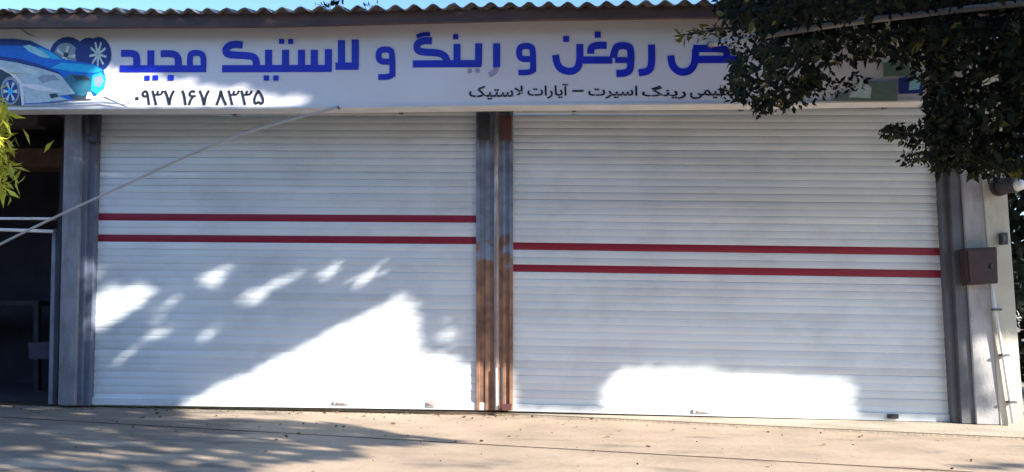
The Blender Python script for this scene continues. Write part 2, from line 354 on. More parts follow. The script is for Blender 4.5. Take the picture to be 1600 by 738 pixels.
# right side
b = MB(); b.pprism([(1455, 60), (1472, 60), (1502, 661), (1489, 661)], YG+0.02, 0.14); b.pprism([(1472.5, 60), (1489, 60), (1526, 662.5), (1503, 661.5)], YG-0.03, 0.3)
b.build('guide_channel', M_GUIDE, shop, bevel=0.004)
b = MB(); b.pprism([(1489.5, 60), (1518, 60), (1563, 664), (1526.5, 663)], YP+0.004, 0.55); b.build('pillar', mat('pale_grey_plaster', (0.42, 0.42, 0.43), 0.85, 0, 0.12, 4, 0.2, 50, second=(0.24, 0.23, 0.24), sec_amt=(0.46, 0.7), sec_scale=(4, 4, 1)), shop, bevel=0.006)['label'] = 'grey plastered pillar right of the right shutter'
b = MB(); b.pprism([(1518.5, 60), (1556, 60), (1601, 668), (1563.5, 664.5)], YP-0.004, 0.6); b.build('pillar', M_CREAM, shop, bevel=0.006)['label'] = 'cream end pillar at the right corner'
# fascia beam under the roof edge
YR = -0.86
bt = [(-160, 24), (0, 23), (430, 21), (620, 17), (830, 14), (1140, 9), (1500, 4), (1700, 1)]
bb = [(-160, 43.5), (0, 43), (430, 41), (620, 36), (830, 30.5), (1140, 26.5), (1500, 22), (1700, 19)]
b = MB()
for i in range(len(bt)-1):
    b.pprism([bt[i], bt[i+1], bb[i+1], bb[i]], YR+0.06, 0.05)
b.build('fascia_beam', M_FASC, shop)
# corrugated roof sheets
roof = MB(); 
for k in range(3):
    roof.box(at(-160, 24, 0).x, xr+0.6, 0.9+1.3*k, 1.0+1.3*k, ztop+0.10+0.35*k, ztop+0.20+0.35*k)
roof_o = roof.build('roof', M_FASC, shop)
crest = [(-160, 14), (0, 13), (120, 12.5), (300, 13), (430, 13), (560, 9), (700, 5.5), (830, 4.0), (900, 3), (1000, 1), (1100, 0), (1300, -4), (1700, -10)]
def crest_z(X):
    P = [at(x, y, YR) for x, y in crest]
    for i in range(len(P)-1):
        if P[i].x <= X <= P[i+1].x: return P[i].z + (P[i+1].z-P[i].z)*(X-P[i].x)/(P[i+1].x-P[i].x)
    return P[-1].z if X > P[-1].x else P[0].z
WAVE = 0.173; AMP = 0.025
X = at(-160, 24, YR).x; ph0 = at(9, 12, YR).x
XE = at(1690, 10, YR).x
k = 0
while X < XE:
    wdt = WAVE*6; n = 48
    zo = random.uniform(-0.004, 0.004); yo = random.uniform(-0.03, 0.02); tl = random.uniform(-0.006, 0.006)
    b = MB(); V = []
    ys = [YR+yo, 0.3, 1.6, 3.2, 4.4]
    for j, yy in enumerate(ys):
        for i in range(n+1):
            xx = X + (wdt+0.03)*i/n
            wv = AMP*math.cos(2*math.pi*(xx-ph0)/WAVE)
            zz = crest_z(xx) - AMP + wv + 0.26*(yy-YR) + zo + tl*(i/n) + (0.007 if k % 2 else 0) + (random.uniform(-0.002, 0.002) if j == 0 else 0)
            V.append((xx, yy + (random.uniform(-0.004, 0.004) if j == 0 else 0), zz))
    m_ = len(V); V += [(x, y, z-0.007) for x, y, z in V]; Fs = []
    R_ = len(ys)
    for j in range(R_-1):
        for i in range(n):
            a = j*(n+1)+i; Fs.append((a, a+1, a+n+2, a+n+1)); Fs.append((a+m_, a+n+1+m_, a+n+2+m_, a+1+m_))
    for i in range(n): Fs.append((i, i+m_, i+1+m_, i+1)); a = (R_-1)*(n+1)+i; Fs.append((a, a+1, a+1+m_, a+m_))
    for j in range(R_-1): a = j*(n+1); Fs.append((a, a+n+1, a+n+1+m_, a+m_)); a += n; Fs.append((a, a+m_, a+n+1+m_, a+n+1))
    b.add(V, Fs); sub(b, 'roof_sheet', M_ROOF, roof_o, 0); X += wdt; k += 1

# ------------------------------------------------------------------ shop sign
sgn = empty('shop_sign', at(720, 168, YN), 'long pale sign board with blue lettering and a car picture over the shutters', 'sign')
top_px = [(-160, 36), (0, 35), (430, 33), (620, 26), (830, 22), (1140, 18), (1446, 14)]
bot_px = [(-160, 172), (0, 171), (170, 170), (430, 169.5), (620, 167.5), (800, 164.5), (1140, 163), (1446, 158)]
def lerp_px(tab, x):
    for i in range(len(tab)-1):
        if tab[i][0] <= x <= tab[i+1][0]:
            t = (x-tab[i][0])/(tab[i+1][0]-tab[i][0]); return tab[i][1]+(tab[i+1][1]-tab[i][1])*t
    return tab[-1][1] if x > tab[-1][0] else tab[0][1]
cuts = [-160, -40, 100, 240, 400, 560, 720, 880, 1040, 1200, 1330, 1446]
b = MB()
for a, c in zip(cuts[:-1], cuts[1:]):
    b.pprism([(a, lerp_px(top_px, a)), (c, lerp_px(top_px, c)), (c, lerp_px(bot_px, c)-1.2), (a, lerp_px(bot_px, a)-1.2)], YN, 0.16)
me_ = b.build('panel', M_SIGN, sgn)
b = MB()
for a, c in zip(cuts[:-1], cuts[1:]):
    b.pprism([(a, lerp_px(bot_px, a)-2.4), (c, lerp_px(bot_px, c)-2.4), (c, lerp_px(bot_px, c)+0.6), (a, lerp_px(bot_px, a)+0.6)], YN-0.018, 0.2)
b.build('edge_trim', M_TRIM, sgn)
for xq in (40, 330, 610, 900, 1180, 1420):
    p = at(xq, lerp_px(bot_px, xq)-12, YN); b = MB()
    b.box(p.x-0.02, p.x+0.02, YN+0.165, 0.135, p.z, p.z+0.04)
    b.build('support_bracket', M_GUIDE, sgn)

def ribbon(mb, pts, wd, Y, mi=0, dep=0.004):
    """thick stroke through px points; width in px"""
    if len(pts) > 2:
        for _ in range(2):
            q = [pts[0]]
            for a, c in zip(pts[:-1], pts[1:]):
                q += [(a[0]*.75+c[0]*.25, a[1]*.75+c[1]*.25), (a[0]*.25+c[0]*.75, a[1]*.25+c[1]*.75)]
            pts = q + [pts[-1]]
    P = [Vector((x, y)) for x, y in pts]; L = []; R = []
    for i, p in enumerate(P):
        if i == 0: d = (P[1]-p).normalized(); nrm = Vector((-d.y, d.x)); s_ = 1
        elif i == len(P)-1: d = (p-P[i-1]).normalized(); nrm = Vector((-d.y, d.x)); s_ = 1
        else:
            d0 = (p-P[i-1]).normalized(); d1 = (P[i+1]-p).normalized()
            nn = (Vector((-d0.y, d0.x))+Vector((-d1.y, d1.x))).normalized(); nrm = nn; s_ = 1/max(0.5, nn.dot(Vector((-d0.y, d0.x))))
        L.append(p+nrm*wd/2*s_); R.append(p-nrm*wd/2*s_)
    n = len(P)
    front = [at(v.x, v.y, Y) for v in L+R]; back = [v+Vector((0, dep, 0)) for v in front]
    fs = []
    for i in range(n-1):
        fs.append((i, i+1, n+i+1, n+i)); fs.append((2*n+i, 3*n+i, 3*n+i+1, 2*n+i+1))
        fs.append((i, 2*n+i, 2*n+i+1, i+1)); fs.append((n+i, n+i+1, 3*n+i+1, 3*n+i))
    fs.append((0, n, 3*n, 2*n)); fs.append((n-1, 3*n-1, 4*n-1, 2*n-1))
    mb.add(front+back, fs, mi)
def word(strokes, name, m, wd=9.5, base=YN-0.006):
    b = MB(); i = 0
    for s in strokes:
        if s[0] == 'd': x, y, r = s[1:]; ribbon(b, [(x-r, y), (x+r, y)], 2*r*0.95, base-0.0004*i)
        elif s[0] == 'w': ribbon(b, s[2], s[1], base-0.0004*i)
        else: ribbon(b, s, wd*1.13, base-0.0004*i)
        i += 1
    o = b.build('lettering', m, sgn); o['label'] = name; return o
# final word (left): bar, dal, tooth, jim, mim, dots
word([[(187, 107.5), (322, 107.5)], [(189, 83.5), (209, 83.5), (213.5, 88), (213.5, 106)], [(235.5, 79), (235.5, 106)],
      [(251, 84), (272, 84), (278.5, 90), (278.5, 106)], ('w', 9, [(296.5, 106), (296.5, 87), (300, 82.8), (312, 82.8), (317.8, 87), (317.8, 106)]),
      ('d', 230, 122, 4), ('d', 243, 121.5, 4), ('d', 267, 121.5, 4.4)], 'blue word at the left end of the sign', M_LET)
word([[(347, 107.5), (518, 107)], [(379, 70.5), (365, 69), (355, 73), (352, 80), (356, 86), (392, 87), (400, 92), (401, 106)],
      [(419.5, 78), (419.5, 106)], [(446, 78), (446, 106)], [(471, 78), (471, 106)], [(491, 78), (491, 106)], [(513, 77), (513, 110)],
      ('d', 440, 65, 4), ('d', 454, 65, 4), ('d', 416, 122, 4.2), ('d', 431, 122, 4.2)], 'blue word with a long base bar', M_LET, 9.8)
word([[(533.5, 63), (533.5, 103)], [(524, 103.5), (560, 103.5)], [(555, 62), (555, 104)]], 'blue ligature of two upright strokes', M_LET, 10)
word([('w', 9.5, [(613, 120), (613, 82), (608, 77.5), (596, 77.5), (591.5, 82), (591.5, 92), (596, 96.5), (608, 96.5)]), ('w', 9, [(591, 120.5), (606, 120.5), (613, 117)])], 'first single blue letter', M_LET)
word([[(645, 100), (752, 99.5)], [(675, 64), (661, 63.5), (652, 68), (651, 77), (657, 81.5), (686, 82.5), (696, 88), (699, 98)], ('w', 6, [(651, 57.5), (661, 53.5), (672, 53.5)]),
      [(714, 69), (714, 98)], [(748, 68), (747.5, 102)], ('d', 712, 57.5, 4.2), [(776, 68), (776, 105)]], 'blue word left of centre of the right half', M_LET, 9.8)
M_FADE = mat('faded_violet_print', (0.40, 0.34, 0.48), 0.5)
for st_ in (('w', 8, [(775.5, 106), (772, 114), (764, 117)]), ('d', 734, 111, 3.2), ('d', 746, 110.5, 3.2)): word([st_], 'worn pale stroke of a blue letter', M_FADE)
word([('w', 9.5, [(833, 113), (833, 77), (828, 72), (816, 72), (811, 77), (811, 88), (816, 92.5), (828, 92.5)]), ('w', 8.5, [(810, 113.5), (826, 113.5), (833, 110)])], 'second single blue letter', M_LET)
word([[(868, 86), (870, 100), (877, 109), (890, 112.5), (901, 109), (906, 98), (906, 69)], [(948, 71), (929, 71), (923, 76), (923, 84)], [(907, 94), (957, 94)], ('w', 9, [(961, 94), (986, 94)]),
      [(958, 90), (961, 77), (966, 71.5), (980, 71.5), (986, 77), (986, 107), (979, 114.5), (963, 115)],
      [(1018, 70), (1018.5, 104), (1012, 112), (998, 114)], ('d', 884.5, 61, 4.8), ('d', 934, 54.5, 4.8)], 'blue word of four letters in the right half', M_LET, 9.8)
word([[(1048, 87), (1050, 102), (1058, 111), (1068, 113.5), (1079, 110), (1086, 99), (1087, 76)], [(1083, 76), (1130, 76), (1136, 80), (1136, 93)], [(1087, 93), (1160, 93)]], 'blue letter beside the hanging twig', M_LET, 10)

# small black print, set in joined forms of the font that ships with Blender
AR = {'ا': (0xFE8D, 0xFE8E), 'آ': (0xFE81, 0xFE82), 'ر': (0xFEAD, 0xFEAE), 'و': (0xFEED, 0xFEEE),
      'پ': (0xFB56, 0xFB57, 0xFB58, 0xFB59), 'ت': (0xFE95, 0xFE96, 0xFE97, 0xFE98), 'س': (0xFEB1, 0xFEB2, 0xFEB3, 0xFEB4),
      'ک': (0xFB8E, 0xFB8F, 0xFB90, 0xFB91), 'گ': (0xFB92, 0xFB93, 0xFB94, 0xFB95), 'ن': (0xFEE5, 0xFEE6, 0xFEE7, 0xFEE8),
      'م': (0xFEE1, 0xFEE2, 0xFEE3, 0xFEE4), 'ی': (0xFBFC, 0xFBFD, 0xFBFE, 0xFBFF), 'ظ': (0xFEC5, 0xFEC6, 0xFEC7, 0xFEC8), 'L': (0xFEFB, 0xFEFC)}
def shape_ar(s):
    outp = []; prev = False
    for i, ch in enumerate(s):
        if ch not in AR: outp.append(ch); prev = False; continue
        t = AR[ch]; nxt = i+1 < len(s) and s[i+1] in AR; dual = len(t) == 4
        if prev: cc = t[3] if (dual and nxt) else t[1]
        else: cc = t[2] if (dual and nxt) else t[0]
        outp.append(chr(cc)); prev = dual
    return ''.join(reversed(outp))
def text_mesh(txt, boldness=0.018):
    cu = bpy.data.curves.new('t', 'FONT'); cu.body = txt; cu.resolution_u = 3; cu.offset = boldness; cu.fill_mode = 'FRONT'
    o = bpy.data.objects.new('t', cu); COL.objects.link(o)
    bpy.context.view_layer.update()
    me = bpy.data.meshes.new_from_object(o.evaluated_get(bpy.context.evaluated_depsgraph_get()))
    bpy.data.objects.remove(o); return me
def print_text(txt, x0, y0, x1, y1, name, m=M_BLACK, slope=0.0):
    me = text_mesh(txt)
    if not me.vertices: print('EMPTY TEXT', name); return
    xs = [v.co.x for v in me.vertices]; ys = [v.co.y for v in me.vertices]
    a, b_, c, d = min(xs), max(xs), min(ys), max(ys)
    for v in me.vertices:
        fx = (v.co.x-a)/(b_-a); fy = (v.co.y-c)/(d-c)
        v.co = at(x0+(x1-x0)*fx, y1+(y0-y1)*fy + slope*(fx-0.5), YN-0.005)
    me.materials.clear()
    o = link('lettering', me, m); o.parent = sgn; o.matrix_parent_inverse = Matrix.Translation(-sgn.location); o['label'] = name
DG = {'0': lambda x: [('d', x, 154, 2.4)],
 '9': lambda x: [('w', 3.2, [(x+10, 150), (x+4, 151), (x+1.5, 147), (x+4, 142.5), (x+8.5, 143), (x+10, 148), (x+12, 164)])],
 '3': lambda x: [('w', 3.2, [(x, 141.5), (x+2, 149), (x+5.5, 164)]), ('w', 2.8, [(x+2, 148.5), (x+7.5, 148), (x+8.5, 142)]), ('w', 2.8, [(x+8, 148), (x+14, 147.5), (x+16, 141.5)])],
 '7': lambda x: [('w', 3.4, [(x, 141.5), (x+4, 150), (x+7, 164)]), ('w', 3.4, [(x+7.2, 164), (x+9.5, 151), (x+14.5, 141.5)])],
 '1': lambda x: [('w', 3.6, [(x, 141.5), (x+3, 149), (x+5, 164)])],
 '6': lambda x: [('w', 3.2, [(x+10, 143.5), (x+4, 142), (x+1, 146.5), (x+3, 150.5), (x+11, 150)]), ('w', 3.2, [(x+7, 151), (x+3, 156), (x+0.5, 164)])],
 '8': lambda x: [('w', 3.4, [(x, 164), (x+4, 154), (x+7, 141.5)]), ('w', 3.4, [(x+7, 142.5), (x+10, 154), (x+15, 164)])],
 '5': lambda x: [('w', 3.2, [(x+7, 141), (x+2, 150), (x, 158), (x+3, 163), (x+7, 158.5)]), ('w', 3.2, [(x+7, 141.6), (x+12.5, 150), (x+15, 158), (x+12, 163), (x+7.3, 159)])]}
for ch, x in (('0', 214), ('9', 221), ('3', 238.5), ('7', 257.5), ('1', 285), ('6', 295), ('7', 312), ('8', 338.5), ('3', 357.5), ('3', 377.5), ('5', 397)):
    word(DG[ch](x), 'black digit of the phone number', M_BLACK)
print_text(shape_ar('Lستیک'), 733, 134, 818, 156, 'small black word, leftmost')
print_text(shape_ar('آپارات'), 824, 131, 888, 156, 'small black word before the dash')
word([('w', 2.6, [(894, 142.5), (912, 142)])], 'black dash', M_BLACK)
print_text(shape_ar('اسپرت'), 919, 134, 996, 156, 'small black word after the dash')
print_text(shape_ar('رینگ'), 1003, 134, 1072, 155, 'small black word')
print_text(shape_ar('تنظیمی'), 1078, 133, 1158, 155, 'small black word running under the foliage')

# picture of a car and two wheels printed on the sign
cols = {'blue': (0.005, 0.17, 0.72), 'cyan': (0.02, 0.50, 0.88), 'deep': (0.01, 0.05, 0.25), 'pale': (0.62, 0.75, 0.74), 'teal': (0.03, 0.17, 0.26), 'silver': (0.50, 0.62, 0.66), 'dark': (0.03, 0.06, 0.09), 'white': (0.78, 0.8, 0.82), 'sky': (0.35, 0.72, 0.85), 'grey': (0.30, 0.36, 0.45), 'indigo': (0.02, 0.04, 0.26), 'green': (0.16, 0.24, 0.20)}
pm = {k_: mat('print_'+k_, v_, 0.5, 0, 0.12, 25) for k_, v_ in cols.items()}
keys = list(pm); ms_ = [pm[k_] for k_ in keys]
layer = [0]
def flat(b, pts, c):
    layer[0] += 1; b.pprism(pts, YN-0.002-0.00045*layer[0], 0.0003, keys.index(c))
def ell(cx, cy, rx, ry, n=20, rot=0.0):
    return [(cx+rx*math.cos(t)*math.cos(rot)-ry*math.sin(t)*math.sin(rot), cy+rx*math.cos(t)*math.sin(rot)+ry*math.sin(t)*math.cos(rot)) for t in [2*math.pi*i/n for i in range(n)]]
b = MB()
flat(b, ell(106, 84, 28, 26), 'deep'); flat(b, ell(103, 87, 19, 20), 'grey'); 
flat(b, ell(139, 84, 22, 25), 'indigo'); flat(b, ell(154, 85, 20, 27), 'deep'); flat(b, ell(153, 85, 15, 22), 'indigo')
for i in range(9):
    t = i*2*math.pi/9+0.2; cx, cy = 153, 85
    flat(b, [(cx+2*math.cos(t-1.2), cy+2*math.sin(t-1.2)), (cx+13.5*math.cos(t-0.09), cy+20*math.sin(t-0.09)), (cx+13.5*math.cos(t+0.1), cy+20*math.sin(t+0.1)), (cx+2*math.cos(t+1.2), cy+2*math.sin(t+1.2))], 'pale')
for i in range(5):
    t = i*2*math.pi/5; cx, cy = 102, 88
    flat(b, [(cx+1.5*math.cos(t-1.2), cy+1.5*math.sin(t-1.2)), (cx+16*math.cos(t-0.16), cy+17*math.sin(t-0.16)), (cx+16*math.cos(t+0.16), cy+17*math.sin(t+0.16)), (cx+1.5*math.cos(t+1.2), cy+1.5*math.sin(t+1.2))], 'pale')
flat(b, ell(103, 86, 4, 4), 'dark')
b.build('wheel_picture', ms_, sgn)['label'] = 'printed picture of two dark wheels'
b = MB(); layer[0] += 2
flat(b, [(-20, 62), (0, 61), (22, 61), (48, 64), (62, 71), (80, 80), (100, 93), (128, 97), (150, 101), (162, 110), (166, 124), (163, 138), (152, 148), (120, 155), (60, 163), (-20, 163)], 'blue')
flat(b, [(-20, 62), (22, 61), (48, 64), (66, 73), (40, 72), (-20, 70)], 'deep')
flat(b, [(36, 72), (46, 70), (70, 81), (84, 91), (66, 90), (44, 80)], 'sky')
flat(b, [(60, 74), (80, 82), (98, 94), (80, 92)], 'cyan')
flat(b, [(96, 98), (148, 102), (160, 110), (150, 114), (112, 112), (80, 106)], 'cyan')
flat(b, [(0, 88), (30, 92), (60, 100), (90, 112), (100, 118), (60, 112), (20, 102), (-20, 96), (-20, 88)], 'deep')
flat(b, [(-20, 92), (0, 94), (26, 98), (60, 106), (92, 116), (110, 132), (122, 146), (90, 150), (108, 156), (60, 161), (-20, 163)], 'silver')
flat(b, [(110, 116), (138, 118), (146, 128), (144, 142), (134, 152), (118, 148), (108, 134), (98, 122)], 'teal')
flat(b, [(112, 118), (136, 119), (142, 126), (120, 126)], 'dark')
flat(b, [(144, 118), (158, 113), (166, 122), (163, 136), (152, 148), (142, 142)], 'cyan'); flat(b, [(147, 122), (158, 117), (162, 126), (156, 136), (148, 134)], 'grey')
flat(b, [(58, 122), (66, 117), (84, 117), (94, 125), (78, 126), (66, 130)], 'grey')
flat(b, [(76, 147), (88, 146), (92, 151), (80, 154)], 'dark')
flat(b, [(106, 148), (130, 150), (144, 144), (140, 154), (116, 156)], 'dark'); flat(b, [(137, 144), (142, 144), (147, 154), (134, 155)], 'white')
flat(b, [(30, 102), (60, 110), (56, 118), (38, 112)], 'pale')
flat(b, [(20, 130), (60, 132), (106, 146), (60, 142)], 'white')
flat(b, [(-20, 100), (0, 104), (20, 112), (36, 130), (38, 165), (-20, 165)], 'white')
flat(b, [(-20, 106), (0, 108), (16, 116), (30, 132), (34, 165), (-20, 165)], 'dark')
flat(b, ell(16, 142, 15, 22), 'grey'); flat(b, ell(16, 143, 12, 18), 'deep')
for i in range(6):
    t = i*math.pi/3; flat(b, [(16, 143), (16+11*math.cos(t-0.2), 143+16*math.sin(t-0.2)), (16+11*math.cos(t+0.2), 143+16*math.sin(t+0.2))], 'pale')
flat(b, ell(16, 143, 4, 5), 'cyan')
flat(b, [(36, 163), (100, 161), (160, 158), (205, 164.8), (160, 162), (100, 164.4), (36, 166)], 'grey')
flat(b, [(168, 146), (206, 163), (203, 164), (165, 148)], 'silver')
flat(b, [(28, 43), (40, 49), (58, 58), (44, 55)], 'grey')
b.build('car_picture', ms_, sgn)['label'] = 'printed picture of a blue and silver car'
b = MB(); layer[0] += 1
flat(b, [(1300, 158), (1310, 146), (1330, 148), (1345, 130), (1360, 128), (1402, 128), (1402, 158)], 'green')
flat(b, [(1326, 152), (1345, 120), (1335, 112), (1352, 126), (1362, 138), (1360, 154)], 'pale'); flat(b, [(1404, 122), (1442, 120), (1442, 146), (1404, 147)], 'indigo'); flat(b, [(1422, 124), (1440, 123), (1436, 140), (1420, 141)], 'sky')
flat(b, [(1380, 98), (1428, 96), (1430, 118), (1380, 120)], 'green'); flat(b, ell(1429, 100, 8, 8), 'white')
b.build('picture', ms_, sgn)['label'] = 'green and blue printed picture at the right end, half hidden by leaves'

# ------------------------------------------------------------------ small things on the right pillar
YB = YP-0.004
M_BOX = mat('brown_red_enamel', (0.038, 0.016, 0.016), 0.6, 0, 0.25, 9)
o = empty('meter_box', at(1534, 440, YB-0.05), 'dark brown metal box fixed to the pillar right of the right shutter', 'box')
b = MB(); b.pprism([(1508, 388), (1558, 386), (1560, 443), (1512, 446)], YB-0.12, 0.119); b.build('casing', M_BOX, o, bevel=0.008)
b = MB(); b.pprism([(1512, 392), (1554, 390), (1556, 439), (1516, 442)], YB-0.130, 0.009); b.build('door', M_BOX, o, bevel=0.003)
b = MB(); b.pprism([(1548, 412), (1552, 412), (1552, 420), (1548, 420)], YB-0.142, 0.011); b.build('latch', M_DKGREY, o, bevel=0.002)
c0 = at(1560, 293, YB); o = empty('wall_lamp', c0, 'round dark wall lamp near the top of the cream pillar', 'lamp')
def cyl(bm_, c, r, y0, y1, n=20, mi=0, tilt=None): bm_.tube([(c.x, y0, c.z), (c.x, y1, c.z)], r, n, mi)
b = MB(); cyl(b, c0, 0.085, YB-0.05, YB-0.002); b.tube([(c0.x, YB-0.05, c0.z), (c0.x+0.02, YB-0.12, c0.z), (c0.x+0.06, YB-0.2, c0.z-0.01)], [0.07, 0.075, 0.07], 18); b.build('housing', M_DKGREY, o, bevel=0)
b = MB(); b.tube([(c0.x+0.062, YB-0.203, c0.z-0.01), (c0.x+0.082, YB-0.245, c0.z-0.014), (c0.x+0.088, YB-0.258, c0.z-0.015)], [0.060, 0.045, 0.02], 16); b.build('lens', M_GLASS, o, smooth=True)
o = empty('switch_box', at(1570, 372, YB), 'small dark grey switch box on the cream pillar under the round lamp', 'switch box')
b = MB(); b.pprism([(1564, 364), (1575, 363.5), (1576, 382), (1565, 382.5)], YB-0.05, 0.049); b.build('casing', M_DKGREY, o, bevel=0.005)
b = MB(); b.pprism([(1567, 369), (1572, 369), (1572.5, 377), (1567.5, 377)], YB-0.058, 0.007); b.build('button', M_GUIDE, o, bevel=0.002)
o = empty('drain_pipe', at(1583, 662, YB), 'thin white pipe running down the cream pillar to the pavement', 'pipe')
b = MB(); b.tube([at(1549, 446, YB-0.03), at(1556, 490, YB-0.03), at(1568, 560, YB-0.03), at(1583, 662, YB-0.03)], 0.014, 12); b.build('tube', M_WHITE, o, smooth=True)
for (x, y) in ((1555, 484), (1567, 555), (1578, 628)):
    p = at(x, y, YB); b = MB(); b.box(p.x-0.035, p.x+0.035, YB-0.056, YB-0.001, p.z-0.01, p.z+0.01); b.build('clip', M_GUIDE, o, bevel=0.002)

# ------------------------------------------------------------------ open stall on the left
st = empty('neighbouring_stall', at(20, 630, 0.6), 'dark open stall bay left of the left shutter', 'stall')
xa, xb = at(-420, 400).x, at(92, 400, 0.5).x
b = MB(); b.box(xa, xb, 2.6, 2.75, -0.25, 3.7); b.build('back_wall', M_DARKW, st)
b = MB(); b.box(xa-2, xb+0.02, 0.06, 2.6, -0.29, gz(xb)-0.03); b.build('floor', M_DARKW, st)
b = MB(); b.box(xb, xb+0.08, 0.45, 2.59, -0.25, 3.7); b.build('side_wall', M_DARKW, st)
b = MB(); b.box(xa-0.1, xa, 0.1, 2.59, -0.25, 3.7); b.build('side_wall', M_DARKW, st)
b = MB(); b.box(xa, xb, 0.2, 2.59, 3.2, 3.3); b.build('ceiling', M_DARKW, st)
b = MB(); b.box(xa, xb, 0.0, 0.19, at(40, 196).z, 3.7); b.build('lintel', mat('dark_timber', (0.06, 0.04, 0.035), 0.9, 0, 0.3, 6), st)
b = MB(); b.pprism([(-120, 232), (103, 232), (102, 262), (-120, 262)], 1.2, 0.3); b.build('cross_beam', mat('dull_brown_board', (0.15, 0.085, 0.06), 0.9, 0, 0.3, 6), st)
b = MB(); b.pprism([(81, 362), (87, 362), (82, 632), (75, 632)], -0.02, 0.08); b.build('post', M_PILL, st, bevel=0.005)['label'] = 'thin grey post beside the left pillar'
b = MB(); b.pprism([(-140, 470), (60, 470), (60, 478), (-140, 478)], 1.6, 0.5); b.pprism([(52, 478), (60, 478), (60, 632), (52, 632)], 1.6, 0.06); b.build('shelf', mat('dull_purple_board', (0.035, 0.03, 0.04), 0.8, 0, 0.3, 6), st)
b = MB(); b.pprism([(44, 536), (84, 534), (86, 560), (46, 562)], 1.0, 0.25); b.build('crate', mat('dull_purple_plastic', (0.045, 0.035, 0.07), 0.6, 0, 0.3, 6), st)
for k_, (ya, yb_, r_, lab) in enumerate(((340, 342, 0.014, 'upper white tube rail across the dark stall'), (356, 362, 0.017, 'lower white tube rail across the dark stall'))):
    o = empty('white_rail', at(40, ya, -0.06), lab, 'rail', 'white rails across the stall')
    p, q = at(-150, ya-(3 if k_ else 0), -0.06-0.002*k_), at(87, yb_, -0.06)
    b = MB(); b.tube([p, (p+q)/2+Vector((0, 0, -0.004)), q], r_, 10); b.build('tube', M_WHITE, o, smooth=True)
    b = MB(); b.tube([q-Vector((0.012, 0, 0)), q+Vector((0.008, 0, 0))], r_*1.5, 12); b.build('end_cap', M_GUIDE, o)

# ------------------------------------------------------------------ cables
def cable(pts, r, label):
    o = empty('streak_cable', pts[0], label, 'cable', 'cable and light streak running to the sign')
    Q = []
    for i in range(len(pts)-1):
        for k in range(6):
            t = k/6; p0 = pts[max(i-1, 0)]; p1 = pts[i]; p2 = pts[i+1]; p3 = pts[min(i+2, len(pts)-1)]
            Q.append(0.5*((2*p1)+(-p0+p2)*t+(2*p0-5*p1+4*p2-p3)*t*t+(-p0+3*p1-3*p2+p3)*t**3))
    Q.append(pts[-1]); b = MB(); b.tube(Q, r, 10); b.build('sheath', M_CABLE, o, smooth=True)
    b = MB(); b.tube([pts[0]+Vector((0, 0.03, 0)), pts[0]-Vector((0, 0.005, 0))], r*1.15, 12); b.build('anchor', M_GUIDE, o)
cable([at(528, 168, -0.62), at(400, 203, -0.60), at(300, 241, -0.58), at(200, 287, -0.56), at(100, 333, -0.54), at(0, 382, -0.52), at(-200, 484, -0.5)], 0.012, 'reflected light streak built as a grey cable, slanting down to the left from the sign edge')  # light streak reflected in glass, added as a solid cable
cable([at(1110, 70, -0.61), at(1190, 57, -1.2), at(1310, 38, -1.5), at(1450, 21, -1.65), at(1600, 5, -1.8), at(1800, -14, -2.0)], 0.026, 'grey cable rising to the right through the dark foliage')

# ------------------------------------------------------------------ foliage
def leaf(vs, fs, c, size, ratio, n, mi, mis, tilt=None):
    """a pointed leaf of four triangles folded along its rib"""
    d = Vector((random.gauss(0, 1), random.gauss(0, 1), random.gauss(0, 1)-0.6)).normalized() if tilt is None else tilt
    s = d.orthogonal().normalized(); s.rotate(Quaternion(d, random.uniform(0, 6.28))); up = d.cross(s)
    L, Wd = size, size*ratio; o = len(vs)
    a = c; e = c+d*L; m1 = c+d*L*0.45
    vs += [tuple(a), tuple(m1+s*Wd/2+up*Wd*0.15), tuple(e-up*L*0.08), tuple(m1-s*Wd/2+up*Wd*0.15), tuple(m1)]
    fs += [(o, o+1, o+4), (o+1, o+2, o+4), (o+2, o+3, o+4), (o+3, o, o+4)]; mis += [mi]*4
def inpoly(x, y, P):
    r = False; j = len(P)-1
    for i in range(len(P)):
        if (P[i][1] > y) != (P[j][1] > y) and x < (P[j][0]-P[i][0])*(y-P[i][1])/(P[j][1]-P[i][1])+P[i][0]: r = not r
        j = i
    return r
# the sunlit parts of the front seen in the photograph: the crown is thin or open on the way to the sun from there
LIT = [[(285, 700), (285, 634), (345, 603), (405, 575), (510, 520), (590, 480), (655, 452), (657, 548), (700, 560), (752, 575), (806, 576), (806, 700)],
       [(945, 700), (945, 603), (952, 590), (972, 580), (1010, 577), (1322, 590), (1330, 600), (1345, 700)],
       [(1525, 528), (1700, 520), (1700, 720), (1586, 670)],
       [(135, 470), (165, 452), (258, 441), (228, 470), (160, 512), (120, 520)]]
STREAK = [(338, 430, 34, 12, .75), (460, 432, 40, 8, .8), (395, 462, 34, 12, .7), (572, 433, 48, 6, 1.1), (518, 422, 36, 7, .9), (640, 420, 14, 6, .6), (240, 522, 34, 9, .6), (330, 518, 30, 9, .7), (185, 560, 26, 7, .4), (152, 425, 16, 9, .5), (122, 440, 10, 40, .8), (118, 520, 8, 28, .6), (450, 510, 30, 10, .25), (690, 530, 24, 26, .5), (250, 480, 30, 10, .4)]
SIGNLIT = [(150, 100), (190, 108), (240, 118), (262, 124), (300, 128), (330, 134), (352, 136), (376, 134), (372, 142), (420, 148), (470, 156), (500, 162), (540, 167), (100, 169)]
GSH = [(-400, 600), (284, 620), (300, 652), (380, 650), (560, 660), (640, 676), (760, 688), (640, 697), (585, 702), (610, 712), (560, 720), (450, 726), (430, 745), (300, 770), (-400, 800)]
